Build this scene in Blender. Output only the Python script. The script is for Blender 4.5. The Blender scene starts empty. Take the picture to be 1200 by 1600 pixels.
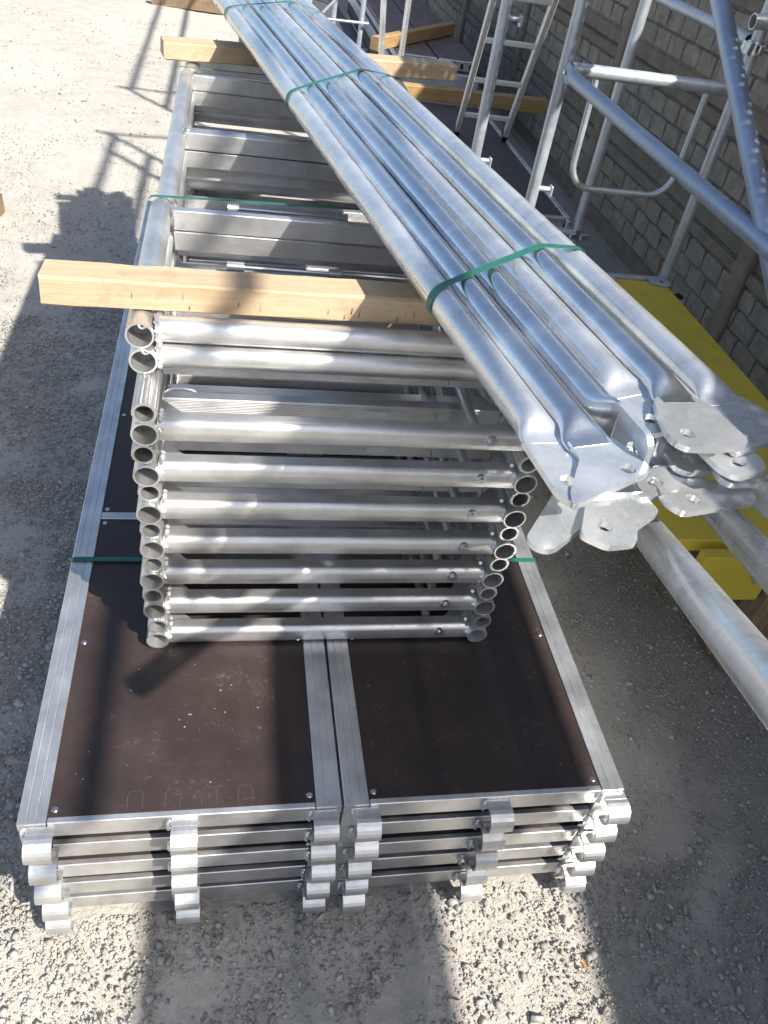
import bpy, math, random
import numpy as np
from mathutils import Vector, Matrix, Quaternion
random.seed(7)
S = bpy.context.scene
C = S.collection
R_ = math.radians
# ------------------------------------------------------------------ camera, light, exposure
cam_d = bpy.data.cameras.new('camera')
cam = bpy.data.objects.new('camera', cam_d); C.objects.link(cam)
right = Vector((.98010, -.13979, .14093)); down = Vector((.01371, -.66061, -.75060)); fwd = Vector((.19803, .73760, -.64555))
mw = Matrix((right, -down, -fwd)).transposed().to_4x4(); mw.translation = (.360, -.791, 1.464)
cam.matrix_world = mw
cam_d.sensor_fit = 'VERTICAL'; cam_d.sensor_height = 24; cam_d.lens = 24*1250.5/1600
cam_d.clip_start = .02; cam_d.clip_end = 400
S.camera = cam

SUN_EL, SUN_AZ = R_(44), R_(39)          # light travels towards (-sin az, cos az)
w = bpy.data.worlds.new('World'); S.world = w; w.use_nodes = True
nt = w.node_tree; nt.nodes.clear()
sky = nt.nodes.new('ShaderNodeTexSky'); sky.sky_type = 'NISHITA'; sky.sun_disc = False
sky.sun_elevation = SUN_EL; sky.sun_rotation = math.pi - SUN_AZ
sky.air_density = 1.0; sky.dust_density = 2.0; sky.ozone_density = 1.0
bg = nt.nodes.new('ShaderNodeBackground'); bg.inputs[1].default_value = .095
out = nt.nodes.new('ShaderNodeOutputWorld')
nt.links.new(sky.outputs[0], bg.inputs[0]); nt.links.new(bg.outputs[0], out.inputs[0])
sd = bpy.data.lights.new('sun', 'SUN'); sd.energy = 4.9; sd.angle = R_(.8); sd.color = (1, .95, .87)
so = bpy.data.objects.new('sun', sd); C.objects.link(so)
ldir = Vector((-math.sin(SUN_AZ)*math.cos(SUN_EL), math.cos(SUN_AZ)*math.cos(SUN_EL), -math.sin(SUN_EL)))
so.rotation_euler = ldir.to_track_quat('-Z', 'Y').to_euler(); so.location = (4, -5, 6)
S.view_settings.view_transform = 'Standard'; S.view_settings.look = 'None'
S.view_settings.exposure = .92; S.view_settings.gamma = 1; S.view_settings.use_curve_mapping = False
G = -.405                                 # ground level; z = 0 is the top of the deck stack

# ------------------------------------------------------------------ materials
class Mat:
    def __init__(s, name, base=(.5, .5, .5), rough=.5, metal=0., spec=.5):
        s.m = bpy.data.materials.new(name); s.m.use_nodes = True
        s.t = s.m.node_tree; s.b = s.t.nodes['Principled BSDF']
        s.b.inputs['Base Color'].default_value = (*base, 1); s.b.inputs['Roughness'].default_value = rough
        s.b.inputs['Metallic'].default_value = metal; s.b.inputs['Specular IOR Level'].default_value = spec
        s.tc = s.t.nodes.new('ShaderNodeTexCoord'); s.geo = s.t.nodes.new('ShaderNodeNewGeometry')
    def n(s, kind, **kw):
        x = s.t.nodes.new('ShaderNode'+kind)
        for k, v in kw.items():
            if k in x.inputs.keys(): x.inputs[k].default_value = v
            else: setattr(x, k, v)
        return x
    def l(s, a, b): s.t.links.new(a, b)
    def coord(s, scale=(1, 1, 1), world=True, rot=(0, 0, 0)):
        mp = s.n('Mapping'); mp.inputs['Scale'].default_value = scale; mp.inputs['Rotation'].default_value = rot
        s.l(s.geo.outputs['Position'] if world else s.tc.outputs['Object'], mp.inputs['Vector']); return mp.outputs[0]
    def noise(s, vec, scale, detail=4, rough=.55, dist=0):
        x = s.n('TexNoise', Scale=scale, Detail=detail, Roughness=rough, Distortion=dist); s.l(vec, x.inputs['Vector']); return x.outputs['Fac']
    def voro(s, vec, scale, feature='F1', outn='Distance'):
        x = s.n('TexVoronoi', Scale=scale, feature=feature); s.l(vec, x.inputs['Vector']); return x.outputs[outn]
    def ramp(s, fac, stops):
        x = s.n('ValToRGB'); e = x.color_ramp.elements
        while len(e) < len(stops): e.new(.5)
        for q, (p, c) in zip(e, stops):
            q.position = p; q.color = (*c, 1) if not isinstance(c, (int, float)) else (c, c, c, 1)
        s.l(fac, x.inputs[0]); return x.outputs[0]
    def mix(s, a, b, fac, mode='MIX'):
        x = s.n('MixRGB', blend_type=mode)
        for i, v in ((1, a), (2, b), (0, fac)):
            if hasattr(v, 'is_linked') or hasattr(v, 'links'): s.l(v, x.inputs[i])
            elif isinstance(v, (int, float)): x.inputs[i].default_value = v if i == 0 else (v, v, v, 1)
            else: x.inputs[i].default_value = (*v, 1)
        return x.outputs[0]
    def col(s, o): s.l(o, s.b.inputs['Base Color']); return s
    def rgh(s, o): s.l(o, s.b.inputs['Roughness']); return s
    def bump(s, h, strength=.3, dist=.01):
        x = s.n('Bump', Strength=strength, Distance=dist); s.l(h, x.inputs['Height'])
        if s.b.inputs['Normal'].is_linked:
            s.l(s.b.inputs['Normal'].links[0].from_socket, x.inputs['Normal'])
        s.l(x.outputs[0], s.b.inputs['Normal']); return s

def m_alu(name, base, rough, dirt=.35, axis=0):
    m = Mat(name, base, rough, .86)
    sc = [18, 18, 18]; sc[axis] = 1.2
    st = m.noise(m.coord(tuple(sc)), 14, 3, .6); bl = m.noise(m.coord(), 9, 4, .6); sm = m.noise(m.coord(), 55, 3, .6)
    c = m.mix(tuple(.72*x for x in base), tuple(min(1, 1.06*x) for x in base), m.ramp(bl, [(.3, 0.), (.65, 1.)]))
    c = m.mix(c, (.40, .40, .39), m.ramp(sm, [(.60, 0.), (.78, dirt)]))
    oi = m.n('ObjectInfo'); dull = m.n('MapRange', **{'To Min': .80, 'To Max': 1.03}); m.l(oi.outputs['Random'], dull.inputs[0])
    c = m.mix(c, dull.outputs[0], 1., 'MULTIPLY')
    scr = m.noise(m.coord((6, 6, 60)), 9, 5, .75); c = m.mix(c, (.52, .51, .48), m.ramp(scr, [(.58, 0.), (.72, .4)]))
    m.col(c)
    r = m.n('MapRange', **{'From Min': .25, 'From Max': .75, 'To Min': rough-.1, 'To Max': rough+.14}); m.l(m.mix(st, bl, .5), r.inputs[0])
    m.rgh(r.outputs[0]); m.bump(st, .12, .002); m.bump(sm, .08, .002); return m.m
ALU = m_alu('brushed aluminium', (.82, .82, .815), .38, .3, 1)
ALUX = m_alu('aluminium drawn crosswise', (.82, .815, .805), .37, .3, 0)
ALUB = m_alu('bright aluminium castings', (.86, .86, .86), .35, .2, 0)
def m_galv(name, base, rough, metal=.74):
    m = Mat(name, base, rough, metal)
    v = m.voro(m.coord(), 90, 'F1', 'Color'); hs = m.n('SeparateColor'); m.l(v, hs.inputs[0])
    big = m.noise(m.coord(), 7, 5, .62, .6); fin = m.noise(m.coord(), 140, 2); blot = m.noise(m.coord((1, 1, 1)), 24, 5, .7, .4)
    c = m.mix(tuple(.93*x for x in base), tuple(min(1, 1.04*x) for x in base), hs.outputs[0])
    c = m.mix(c, tuple(min(1, x*1.2+.05) for x in base), m.ramp(big, [(.42, 0.), (.66, .8)]))
    c = m.mix(c, (.40, .43, .47), m.ramp(blot, [(.56, 0.), (.74, .45)]))
    m.col(c)
    r = m.n('MapRange', **{'From Min': .3, 'From Max': .7, 'To Min': rough-.1, 'To Max': rough+.14}); m.l(big, r.inputs[0]); m.rgh(r.outputs[0])
    m.bump(fin, .04, .002); m.bump(blot, .10, .003); return m.m
GALV = m_galv('galvanised steel new', (.68, .70, .715), .27)
GALVS = m_galv('galvanised steel bright and smooth', (.66, .68, .71), .17, .95)
GALVD = m_galv('galvanised steel dull', (.45, .50, .55), .42, .55)
GALV_SKY = m_galv('galvanised steel tinted by sky reflection', (.34, .40, .50), .44, .7)  # sky reflection on the shaded braces put into the base colour
def m_wood(name, a, b, dark, ax=0, rough=.7):
    m = Mat(name, a, rough)
    sc = [9, 9, 9]; sc[ax] = .8
    v = m.coord(tuple(sc), False)
    g = m.noise(v, 6, 6, .6, 1.2); f = m.noise(m.coord(tuple(6*x for x in sc), False), 9, 3); bl = m.noise(m.coord((1, 1, 1), False), 5, 4)
    c = m.mix(a, b, m.ramp(g, [(.35, 0.), (.68, 1.)])); c = m.mix(c, dark, m.ramp(f, [(.55, 0.), (.8, .45)]))
    c = m.mix(c, tuple(.72*x for x in b), m.ramp(bl, [(.52, 0.), (.75, .6)]))
    kn = m.voro(m.coord(tuple(11 if q != ax else 5 for q in range(3)), False), 1.1); c = m.mix(c, dark, m.ramp(kn, [(.05, .75), (.16, 0.)]))
    gr = m.noise(m.coord((1, 1, 1), False), 16, 6, .75); c = m.mix(c, tuple(.55*x for x in b), m.ramp(gr, [(.55, 0.), (.72, .5)]))
    m.col(c); m.bump(f, .25, .002); m.bump(g, .2, .003); return m.m
PINE = m_wood('sawn pale pine', (.52, .395, .26), (.43, .305, .185), (.27, .18, .105))
PINED = m_wood('sawn yellow pine', (.42, .28, .12), (.33, .21, .085), (.18, .11, .04))
WOODG = m_wood('weathered brown wood', (.26, .18, .11), (.16, .11, .07), (.07, .05, .03), 2)
CRACK = Mat('wood check shadow', (.05, .03, .015), .9).m
def m_ply():
    m = Mat('brown film faced plywood', (.050, .031, .026), .42, 0, .5)
    fine = m.voro(m.coord((1, 1, .2)), 420); big = m.noise(m.coord(), 5, 5, .65); sp = m.noise(m.coord(), 75, 3, .8); sc = m.noise(m.coord((4, 22, 4)), 5, 4, .7)
    c = m.mix((.027, .019, .018), (.046, .031, .028), m.ramp(big, [(.3, 0.), (.7, 1.)]))
    c = m.mix(c, (.19, .15, .13), m.ramp(m.mix(sp, big, .45), [(.57, 0.), (.69, .5)]))
    c = m.mix(c, (.12, .09, .08), m.ramp(sc, [(.60, 0.), (.75, .32)]))
    m.col(c); r = m.n('MapRange', **{'From Min': .3, 'From Max': .7, 'To Min': .34, 'To Max': .58}); m.l(big, r.inputs[0]); m.rgh(r.outputs[0])
    m.bump(fine, .12, .001); return m.m
PLY = m_ply()
ALUL = Mat('pale worn ladder aluminium', (.70, .69, .66), .5, .35).m
DUST = Mat('dusty imprint', (.060, .045, .040), .65).m
SPLASH = Mat('dried mortar', (.32, .29, .26), .9).m
def m_plain(name, c, rough, var=.2, sc=14, spec=.5):
    m = Mat(name, c, rough, 0, spec); n = m.noise(m.coord(), sc, 5, .65)
    m.col(m.mix(tuple((1-var)*x for x in c), tuple(min(1, (1+var)*x) for x in c), m.ramp(n, [(.3, 0.), (.7, 1.)]))); m.bump(n, .12, .003); return m.m
STRAP = m_plain('green polyester strap', (.02, .13, .095), .38, .15, 40)
YEL = Mat('yellow coated board', (.62, .48, .04), .5)
_n = YEL.noise(YEL.coord((1, 1, 1)), 9, 6, .7); _f = YEL.noise(YEL.coord((12, 3, 12)), 7, 5, .8)
_c = YEL.mix((.54, .42, .045), (.68, .53, .05), YEL.ramp(_n, [(.3, 0.), (.7, 1.)])); _c = YEL.mix(_c, (.46, .41, .27), YEL.ramp(_f, [(.56, 0.), (.70, .55)]))
YEL.col(_c); YEL.bump(_n, .15, .003); YEL = YEL.m
DGREY = m_plain('grey anti slip board', (.075, .073, .075), .75, .3, 20)
PURP = m_plain('weathered brown plank', (.15, .115, .115), .7, .3, 12)
BLACK = m_plain('black rubber', (.012, .012, .013), .6, .2)
PLUG = m_plain('dull inside of tube', (.11, .105, .10), .7, .4, 60)
STEEL = Mat('zinc plated screw', (.62, .64, .68), .3, 1).m
STICK = m_plain('pale paper sticker', (.62, .63, .64), .5, .08, 60)
RED = m_plain('red paint mark', (.5, .06, .04), .5)
LEAFB = m_plain('dry leaf', (.30, .13, .04), .8, .3, 60)
LEAFY = m_plain('yellow leaf', (.60, .48, .03), .6, .2, 60)
def m_conc(name, c, var, moss=.4):
    m = Mat(name, c, .9); n = m.noise(m.coord(), 11, 6, .68); f = m.noise(m.coord(), 130, 4, .6); st = m.noise(m.coord((3, 3, .7)), 4, 5, .7)
    k = m.mix(tuple((1-var)*x for x in c), tuple((1+var)*x for x in c), m.ramp(n, [(.3, 0.), (.7, 1.)]))
    k = m.mix(k, tuple(.5*x for x in c), m.ramp(st, [(.5, 0.), (.72, moss)])); m.col(k)
    m.bump(n, .5, .012); m.bump(f, .3, .003); return m.m
CONC = m_conc('precast concrete', (.20, .172, .135), .25)
CONCB = m_conc('weathered concrete blocks', (.275, .248, .205), .30, .55)
CONCD = m_conc('stained concrete post', (.23, .195, .15), .25)
def m_ground():
    m = Mat('dusty gravel ground', (.4, .36, .3), .95)
    P = m.coord()
    big = m.noise(P, .8, 5, .6); mid = m.noise(P, 7, 6, .7); fine = m.noise(P, 90, 5, .75)
    v1 = m.voro(P, 62); v2 = m.voro(P, 150); vc = m.voro(P, 62, 'F1', 'Color'); sep = m.n('SeparateColor'); m.l(vc, sep.inputs[0])
    c = m.mix((.365, .34, .30), (.49, .46, .41), m.ramp(mid, [(.3, 0.), (.7, 1.)]))
    st = m.mix((.24, .235, .225), (.50, .47, .43), sep.outputs[0])
    c = m.mix(c, st, m.ramp(v1, [(.12, .8), (.42, 0.)]))
    c = m.mix(c, (.17, .155, .13), m.ramp(fine, [(.55, 0.), (.78, .55)]))
    c = m.mix(c, (.56, .525, .47), m.ramp(big, [(.45, 0.), (.7, .5)]))
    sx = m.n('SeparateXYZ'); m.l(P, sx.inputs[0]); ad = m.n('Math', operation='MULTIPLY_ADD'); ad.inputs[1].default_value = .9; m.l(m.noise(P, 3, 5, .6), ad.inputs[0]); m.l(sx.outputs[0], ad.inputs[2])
    fence_side = m.n('MapRange', **{'From Min': 1.62, 'From Max': 2.15}); m.l(ad.outputs[0], fence_side.inputs[0])   # ground colour darkens towards the fence
    c = m.mix(c, m.mix((.225, .215, .195), (.385, .37, .34), fine), fence_side.outputs[0]); m.col(c)
    m.bump(v1, .2, -.008); m.bump(v2, .25, -.004); m.bump(fine, .7, .006); m.bump(mid, .5, .02); m.bump(m.noise(P, 260, 4, .7), .5, .003); return m.m
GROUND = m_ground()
def m_stone(name, a, b):
    m = Mat(name, a, .9); oi = m.geo.outputs['Random Per Island']; n = m.noise(m.coord(), 120, 4, .7)
    c = m.mix(a, b, oi); c = m.mix(c, (.30, .23, .15), m.ramp(oi, [(.9, 0.), (.93, .7)])); c = m.mix(c, tuple(.6*x for x in a), m.ramp(n, [(.5, 0.), (.75, .5)])); 
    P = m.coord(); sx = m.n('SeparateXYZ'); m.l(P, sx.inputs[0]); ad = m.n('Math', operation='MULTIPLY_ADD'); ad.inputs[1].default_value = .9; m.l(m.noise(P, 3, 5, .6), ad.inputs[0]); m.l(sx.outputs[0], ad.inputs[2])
    fence_side = m.n('MapRange', **{'From Min': 1.62, 'From Max': 2.15, 'To Max': .8}); m.l(ad.outputs[0], fence_side.inputs[0])  # stones also darken towards the fence
    c = m.mix(c, m.mix((.24, .23, .21), (.43, .415, .385), oi), fence_side.outputs[0])
    m.col(c); m.bump(n, .4, .003); return m.m
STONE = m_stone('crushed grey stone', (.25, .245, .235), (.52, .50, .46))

# ------------------------------------------------------------------ mesh building
class MB:
    def __init__(s): s.v = []; s.f = []; s.sm = []
    def add(s, vs, fs, smooth=False):
        o = len(s.v); s.v += [tuple(x) for x in vs]; s.f += [tuple(i+o for i in f) for f in fs]; s.sm += [smooth]*len(fs); return s
    def box(s, a, b, ch=.0015, M=None):
        a = list(a); b = list(b); c = min(ch, .45*min(b[i]-a[i] for i in range(3)))
        vs = []; idx = {}
        for i in range(8):
            sg = [(i >> k) & 1 for k in range(3)]
            for ax in range(3):
                p = [(b[k] if sg[k] else a[k]) if k == ax else ((b[k]-c) if sg[k] else (a[k]+c)) for k in range(3)]
                idx[i, ax] = len(vs); vs.append(p)
        fs = []
        for ax in range(3):
            u, v = (ax+1) % 3, (ax+2) % 3
            for sd_ in (0, 1):
                q = [(sd_ << ax) | (p << u) | (r << v) for p, r in ((0, 0), (1, 0), (1, 1), (0, 1))]
                if not sd_: q.reverse()
                fs.append([idx[i, ax] for i in q])
        for ax in range(3):
            u, v = (ax+1) % 3, (ax+2) % 3
            for p in (0, 1):
                for r in (0, 1):
                    i0 = (p << u) | (r << v); i1 = i0 | (1 << ax)
                    q = [idx[i0, u], idx[i1, u], idx[i1, v], idx[i0, v]]
                    if (p ^ r) == 0: q.reverse()
                    fs.append(q)
        for i in range(8):
            q = [idx[i, 0], idx[i, 1], idx[i, 2]]
            if bin(i).count('1') % 2 == 0: q.reverse()
            fs.append(q)
        if M is not None: vs = [M @ Vector(p) for p in vs]
        return s.add(vs, fs)
    def frame(s, d):
        d = Vector(d).normalized(); h = Vector((0, 0, 1)) if abs(d.z) < .9 else Vector((1, 0, 0))
        x = d.cross(h).normalized(); return d, x, x.cross(d)
    def tube(s, p0, p1, r, n=18, ri=None, r1=None, rib=0):
        p0 = Vector(p0); p1 = Vector(p1); d, x, y = s.frame(p1-p0); r1 = r1 or r
        def ring(p, rr, ribbed=0): return [p+(x*math.cos(2*math.pi*k/n)+y*math.sin(2*math.pi*k/n))*(rr-(ribbed if (k % 4) in (0, 3) else 0)) for k in range(n)]
        fs = [(k, (k+1) % n, n+(k+1) % n, n+k) for k in range(n)]
        fo = [f[::-1] for f in fs]
        s.add(ring(p0, r, rib)+ring(p1, r1, rib), fo, not rib)
        if ri:
            s.add(ring(p0, ri)+ring(p1, ri), fs, True)
            s.add(ring(p0, r, rib)+ring(p0, ri), fs); s.add(ring(p1, r1, rib)+ring(p1, ri), fo)
        else:
            s.add(ring(p0, r, rib), [tuple(range(n))]); s.add(ring(p1, r1, rib), [tuple(range(n))[::-1]])
        return s
    def path(s, pts, r, n=12, caps=True):
        pts = [Vector(p) for p in pts]; rings = []; prev = None
        for i, p in enumerate(pts):
            d = (pts[min(i+1, len(pts)-1)]-pts[max(i-1, 0)]).normalized()
            if prev is None: _, x, y = s.frame(d)
            else:
                x = (prev-d*prev.dot(d)).normalized(); y = x.cross(d)
            prev = x; rr = r[i] if isinstance(r, (list, tuple)) else r
            rings.append([p+(x*math.cos(2*math.pi*k/n)+y*math.sin(2*math.pi*k/n))*rr for k in range(n)])
        vs = [v for q in rings for v in q]
        fs = [(i*n+k, (i+1)*n+k, (i+1)*n+(k+1) % n, i*n+(k+1) % n) for i in range(len(pts)-1) for k in range(n)]
        s.add(vs, fs, True)
        if caps:
            s.add(rings[0], [tuple(range(n))]); s.add(rings[-1], [tuple(range(n))[::-1]])
        return s
    def prism(s, poly, axis, a, b, M=None):
        """poly: 2-D points; axis 'x': (y,z), 'y': (x,z), 'z': (x,y); from a to b"""
        def P(q, t): return {'x': (t, q[0], q[1]), 'y': (q[0], t, q[1]), 'z': (q[0], q[1], t)}[axis]
        n = len(poly); v0 = [P(q, a) for q in poly]; v1 = [P(q, b) for q in poly]
        area = sum(poly[i][0]*poly[(i+1) % n][1]-poly[(i+1) % n][0]*poly[i][1] for i in range(n))
        flip = (area > 0) ^ (axis == 'y')
        fs = [(i, (i+1) % n, n+(i+1) % n, n+i) for i in range(n)]
        c0 = tuple(range(n))[::-1]; c1 = tuple(range(n, 2*n))
        fs = fs+[c0, c1]
        if not flip: fs = [f[::-1] for f in fs]
        vs = v0+v1
        if M is not None: vs = [M @ Vector(p) for p in vs]
        return s.add(vs, fs)
    def plate(s, poly, hole, hr, t, M=None, n=20):
        """flat plate (x,y) with thickness t about z=0 and a round hole"""
        ang = sorted(set([math.atan2(q[1]-hole[1], q[0]-hole[0]) for q in poly]+[-math.pi+2*math.pi*k/n+.01 for k in range(n)]))
        outp = []
        for a in ang:
            d = (math.cos(a), math.sin(a)); best = None
            for i in range(len(poly)):
                A = poly[i]; B = poly[(i+1) % len(poly)]; e = (B[0]-A[0], B[1]-A[1]); den = d[0]*e[1]-d[1]*e[0]
                if abs(den) < 1e-9: continue
                w_ = (A[0]-hole[0], A[1]-hole[1]); u_ = (w_[0]*e[1]-w_[1]*e[0])/den; v_ = (w_[0]*d[1]-w_[1]*d[0])/den
                if u_ > 0 and -1e-6 <= v_ <= 1+1e-6 and (best is None or u_ < best): best = u_
            outp.append((hole[0]+d[0]*best, hole[1]+d[1]*best))
        m = len(ang); inn = [(hole[0]+hr*math.cos(a), hole[1]+hr*math.sin(a)) for a in ang]
        vs = [(x, y, z) for z in (-t/2, t/2) for L in (outp, inn) for x, y in L]
        fs = []
        for k in range(m):
            j = (k+1) % m
            fs += [(2*m+k, 2*m+j, 3*m+j, 3*m+k), (k, m+k, m+j, j), (k, j, 2*m+j, 2*m+k), (m+j, m+k, 3*m+k, 3*m+j)]
        if M is not None: vs = [M @ Vector(p) for p in vs]
        return s.add(vs, fs)
    def band(s, loop, axis, wid, th=.0012):
        """closed strap through the points of loop, wid wide along axis"""
        ax = Vector(axis).normalized(); L = [Vector(p) for p in loop]; n = len(L); c = sum(L, Vector())/n
        O = [p+(p-c).normalized()*th for p in L]
        vs = [q+ax*k*wid/2 for q_ in (L, O) for k in (-1, 1) for q in q_]
        fs = []
        for i in range(n):
            j = (i+1) % n
            fs += [(2*n+i, 2*n+j, 3*n+j, 3*n+i), (i, n+i, n+j, j), (i, j, 2*n+j, 2*n+i), (n+j, n+i, 3*n+i, 3*n+j)]
        return s.add(vs, fs)
    def mesh(s, name, mats):
        me = bpy.data.meshes.new(name); me.from_pydata(s.v, [], s.f)
        me.polygons.foreach_set('use_smooth', s.sm)
        for m in (mats if isinstance(mats, (list, tuple)) else [mats]): me.materials.append(m)
        me.validate(); me.update(); return me

def round_poly(poly, r=.009, n=3):
    out_ = []; m = len(poly)
    for i in range(m):
        p0, p, p1 = Vector(poly[i-1]), Vector(poly[i]), Vector(poly[(i+1) % m]); a = p0-p; b = p1-p
        q = min(r, .45*a.length, .45*b.length); A = p+a.normalized()*q; B = p+b.normalized()*q
        for k in range(n+1):
            t = k/n; out_.append(tuple(A*(1-t)**2+p*2*t*(1-t)+B*t*t))
    return out_
def obj(name, mb, mat, parent=None, loc=None, rot=None, label=None):
    me = mb.mesh(name, mat) if isinstance(mb, MB) else mb
    o = bpy.data.objects.new(name, me); C.objects.link(o)
    if parent: o.parent = parent
    if loc is not None: o.location = loc
    if rot is not None: o.rotation_euler = rot
    if label: o['label'] = label
    return o
def tag(o, label, cat, group=None):
    o['label'] = label; o['category'] = cat
    if group: o['group'] = group
    return o
def thing(name, label, cat, loc=(0, 0, 0), rot=(0, 0, 0), group=None):
    o = bpy.data.objects.new(name, None); C.objects.link(o); o.empty_display_size = .05
    o.location = loc; o.rotation_euler = rot; return tag(o, label, cat, group)
def structure(o, kind='structure'): o['kind'] = kind; return o
def copy_tree(o, parent=None):
    c = o.copy(); C.objects.link(c)
    if parent: c.parent = parent
    for ch in kids.get(o.name, [x for x in bpy.data.objects if x.parent == o]): copy_tree(ch, c)
    return c
kids = {}

# ------------------------------------------------------------------ ground
def ground():
    rng = np.random.default_rng(3)
    mb = MB(); n = 60
    xs = np.concatenate([np.linspace(-60, -2.2, 10), np.linspace(-2, 4, 64), np.linspace(4.4, 60, 10)])
    ys = np.concatenate([np.linspace(-60, -1.7, 10), np.linspace(-1.5, 12, 136), np.linspace(12.5, 90, 10)])
    X, Y = np.meshgrid(xs, ys)
    Z = G-.002+.006*np.sin(X*5.1+1)*np.sin(Y*3.7)+.003*rng.standard_normal(X.shape)-.004
    under = (X > -.1) & (X < 1.3) & (Y > -.15) & (Y < 3.2); Z[under] = np.minimum(Z[under], G-.004)
    vs = np.stack([X, Y, Z], -1).reshape(-1, 3).tolist(); w_ = len(xs)
    fs = [(j*w_+i, j*w_+i+1, (j+1)*w_+i+1, (j+1)*w_+i) for j in range(len(ys)-1) for i in range(w_-1)]
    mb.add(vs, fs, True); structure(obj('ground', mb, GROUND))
ground()
CUB_V = np.array([(x, y, z) for z in (-.72, .72) for y in (-.72, .72) for x in (-.72, .72)])
CUB_F = [(0, 2, 3), (0, 3, 1), (4, 5, 7), (4, 7, 6), (0, 1, 5), (0, 5, 4), (2, 6, 7), (2, 7, 3), (0, 4, 6), (0, 6, 2), (1, 3, 7), (1, 7, 5)]
def gravel(name, regions, seed):
    """regions: (x0,x1,y0,y1,count,size lo,size hi)"""
    rng = np.random.default_rng(seed); P = []; Sz = []
    for x0, x1, y0, y1, k, lo, hi in regions:
        p = np.stack([rng.uniform(x0, x1, k), rng.uniform(y0, y1, k)], -1)
        clump = np.sin(p[:, 0]*6.3+1.7*np.sin(p[:, 1]*4))*np.sin(p[:, 1]*5.1+p[:, 0]*2)+rng.normal(0, .5, k)
        p = p[clump > -1.5]; P.append(p); u = rng.random(len(p)); Sz.append(lo*(hi/lo)**(u**2.6))
    P = np.concatenate(P); Sz = np.concatenate(Sz); keep = ~((P[:, 0] > -.0) & (P[:, 0] < 1.21) & (P[:, 1] > 0.0) & (P[:, 1] < 3.06)); P = P[keep]; Sz = Sz[keep]; N = len(P)
    V = CUB_V[None]*rng.uniform(.55, 1.15, (N, 8, 3))
    q = rng.normal(size=(N, 4)); q /= np.linalg.norm(q, axis=1)[:, None]; a, b, c, d = q.T
    Rm = np.stack([1-2*(c*c+d*d), 2*(b*c-a*d), 2*(b*d+a*c), 2*(b*c+a*d), 1-2*(b*b+d*d), 2*(c*d-a*b), 2*(b*d-a*c), 2*(c*d+a*b), 1-2*(b*b+c*c)], -1).reshape(N, 3, 3)
    V = V*rng.uniform([.7, .6, .35], [1.2, 1, .75], (N, 1, 3))
    V = np.einsum('nij,nkj->nki', Rm, V); V[:, :, 2] *= .62
    V *= Sz[:, None, None]/2
    V[:, :, 0] += P[:, 0, None]; V[:, :, 1] += P[:, 1, None]; V[:, :, 2] += (G-.004+Sz*rng.uniform(-.02, .16, N))[:, None]
    F = (np.array(CUB_F)[None]+8*np.arange(N)[:, None, None]).reshape(-1)
    me = bpy.data.meshes.new(name); me.vertices.add(8*N); me.vertices.foreach_set('co', V.astype(np.float32).ravel())
    me.loops.add(len(F)); me.loops.foreach_set('vertex_index', F.astype(np.int32)); me.polygons.add(12*N)
    me.polygons.foreach_set('loop_start', np.arange(0, 36*N, 3, dtype=np.int32)); me.update(calc_edges=True); me.validate()
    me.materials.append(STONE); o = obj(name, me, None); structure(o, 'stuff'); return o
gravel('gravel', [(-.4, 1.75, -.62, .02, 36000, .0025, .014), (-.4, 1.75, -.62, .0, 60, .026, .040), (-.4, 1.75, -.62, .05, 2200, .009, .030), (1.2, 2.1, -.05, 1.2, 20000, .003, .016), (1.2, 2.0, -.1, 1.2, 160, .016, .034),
                  (-.55, .02, .0, 1.5, 26000, .004, .020), (-.55, .02, .0, 1.5, 260, .016, .036), (-.9, .0, 1.4, 3.1, 22000, .005, .022), (-2.0, .1, 3.0, 5.2, 9000, .006, .018), (-2.8, .6, 5., 9., 3500, .008, .03), (1.2, 2.8, 1.2, 4.6, 4000, .006, .03)], 5)

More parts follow.
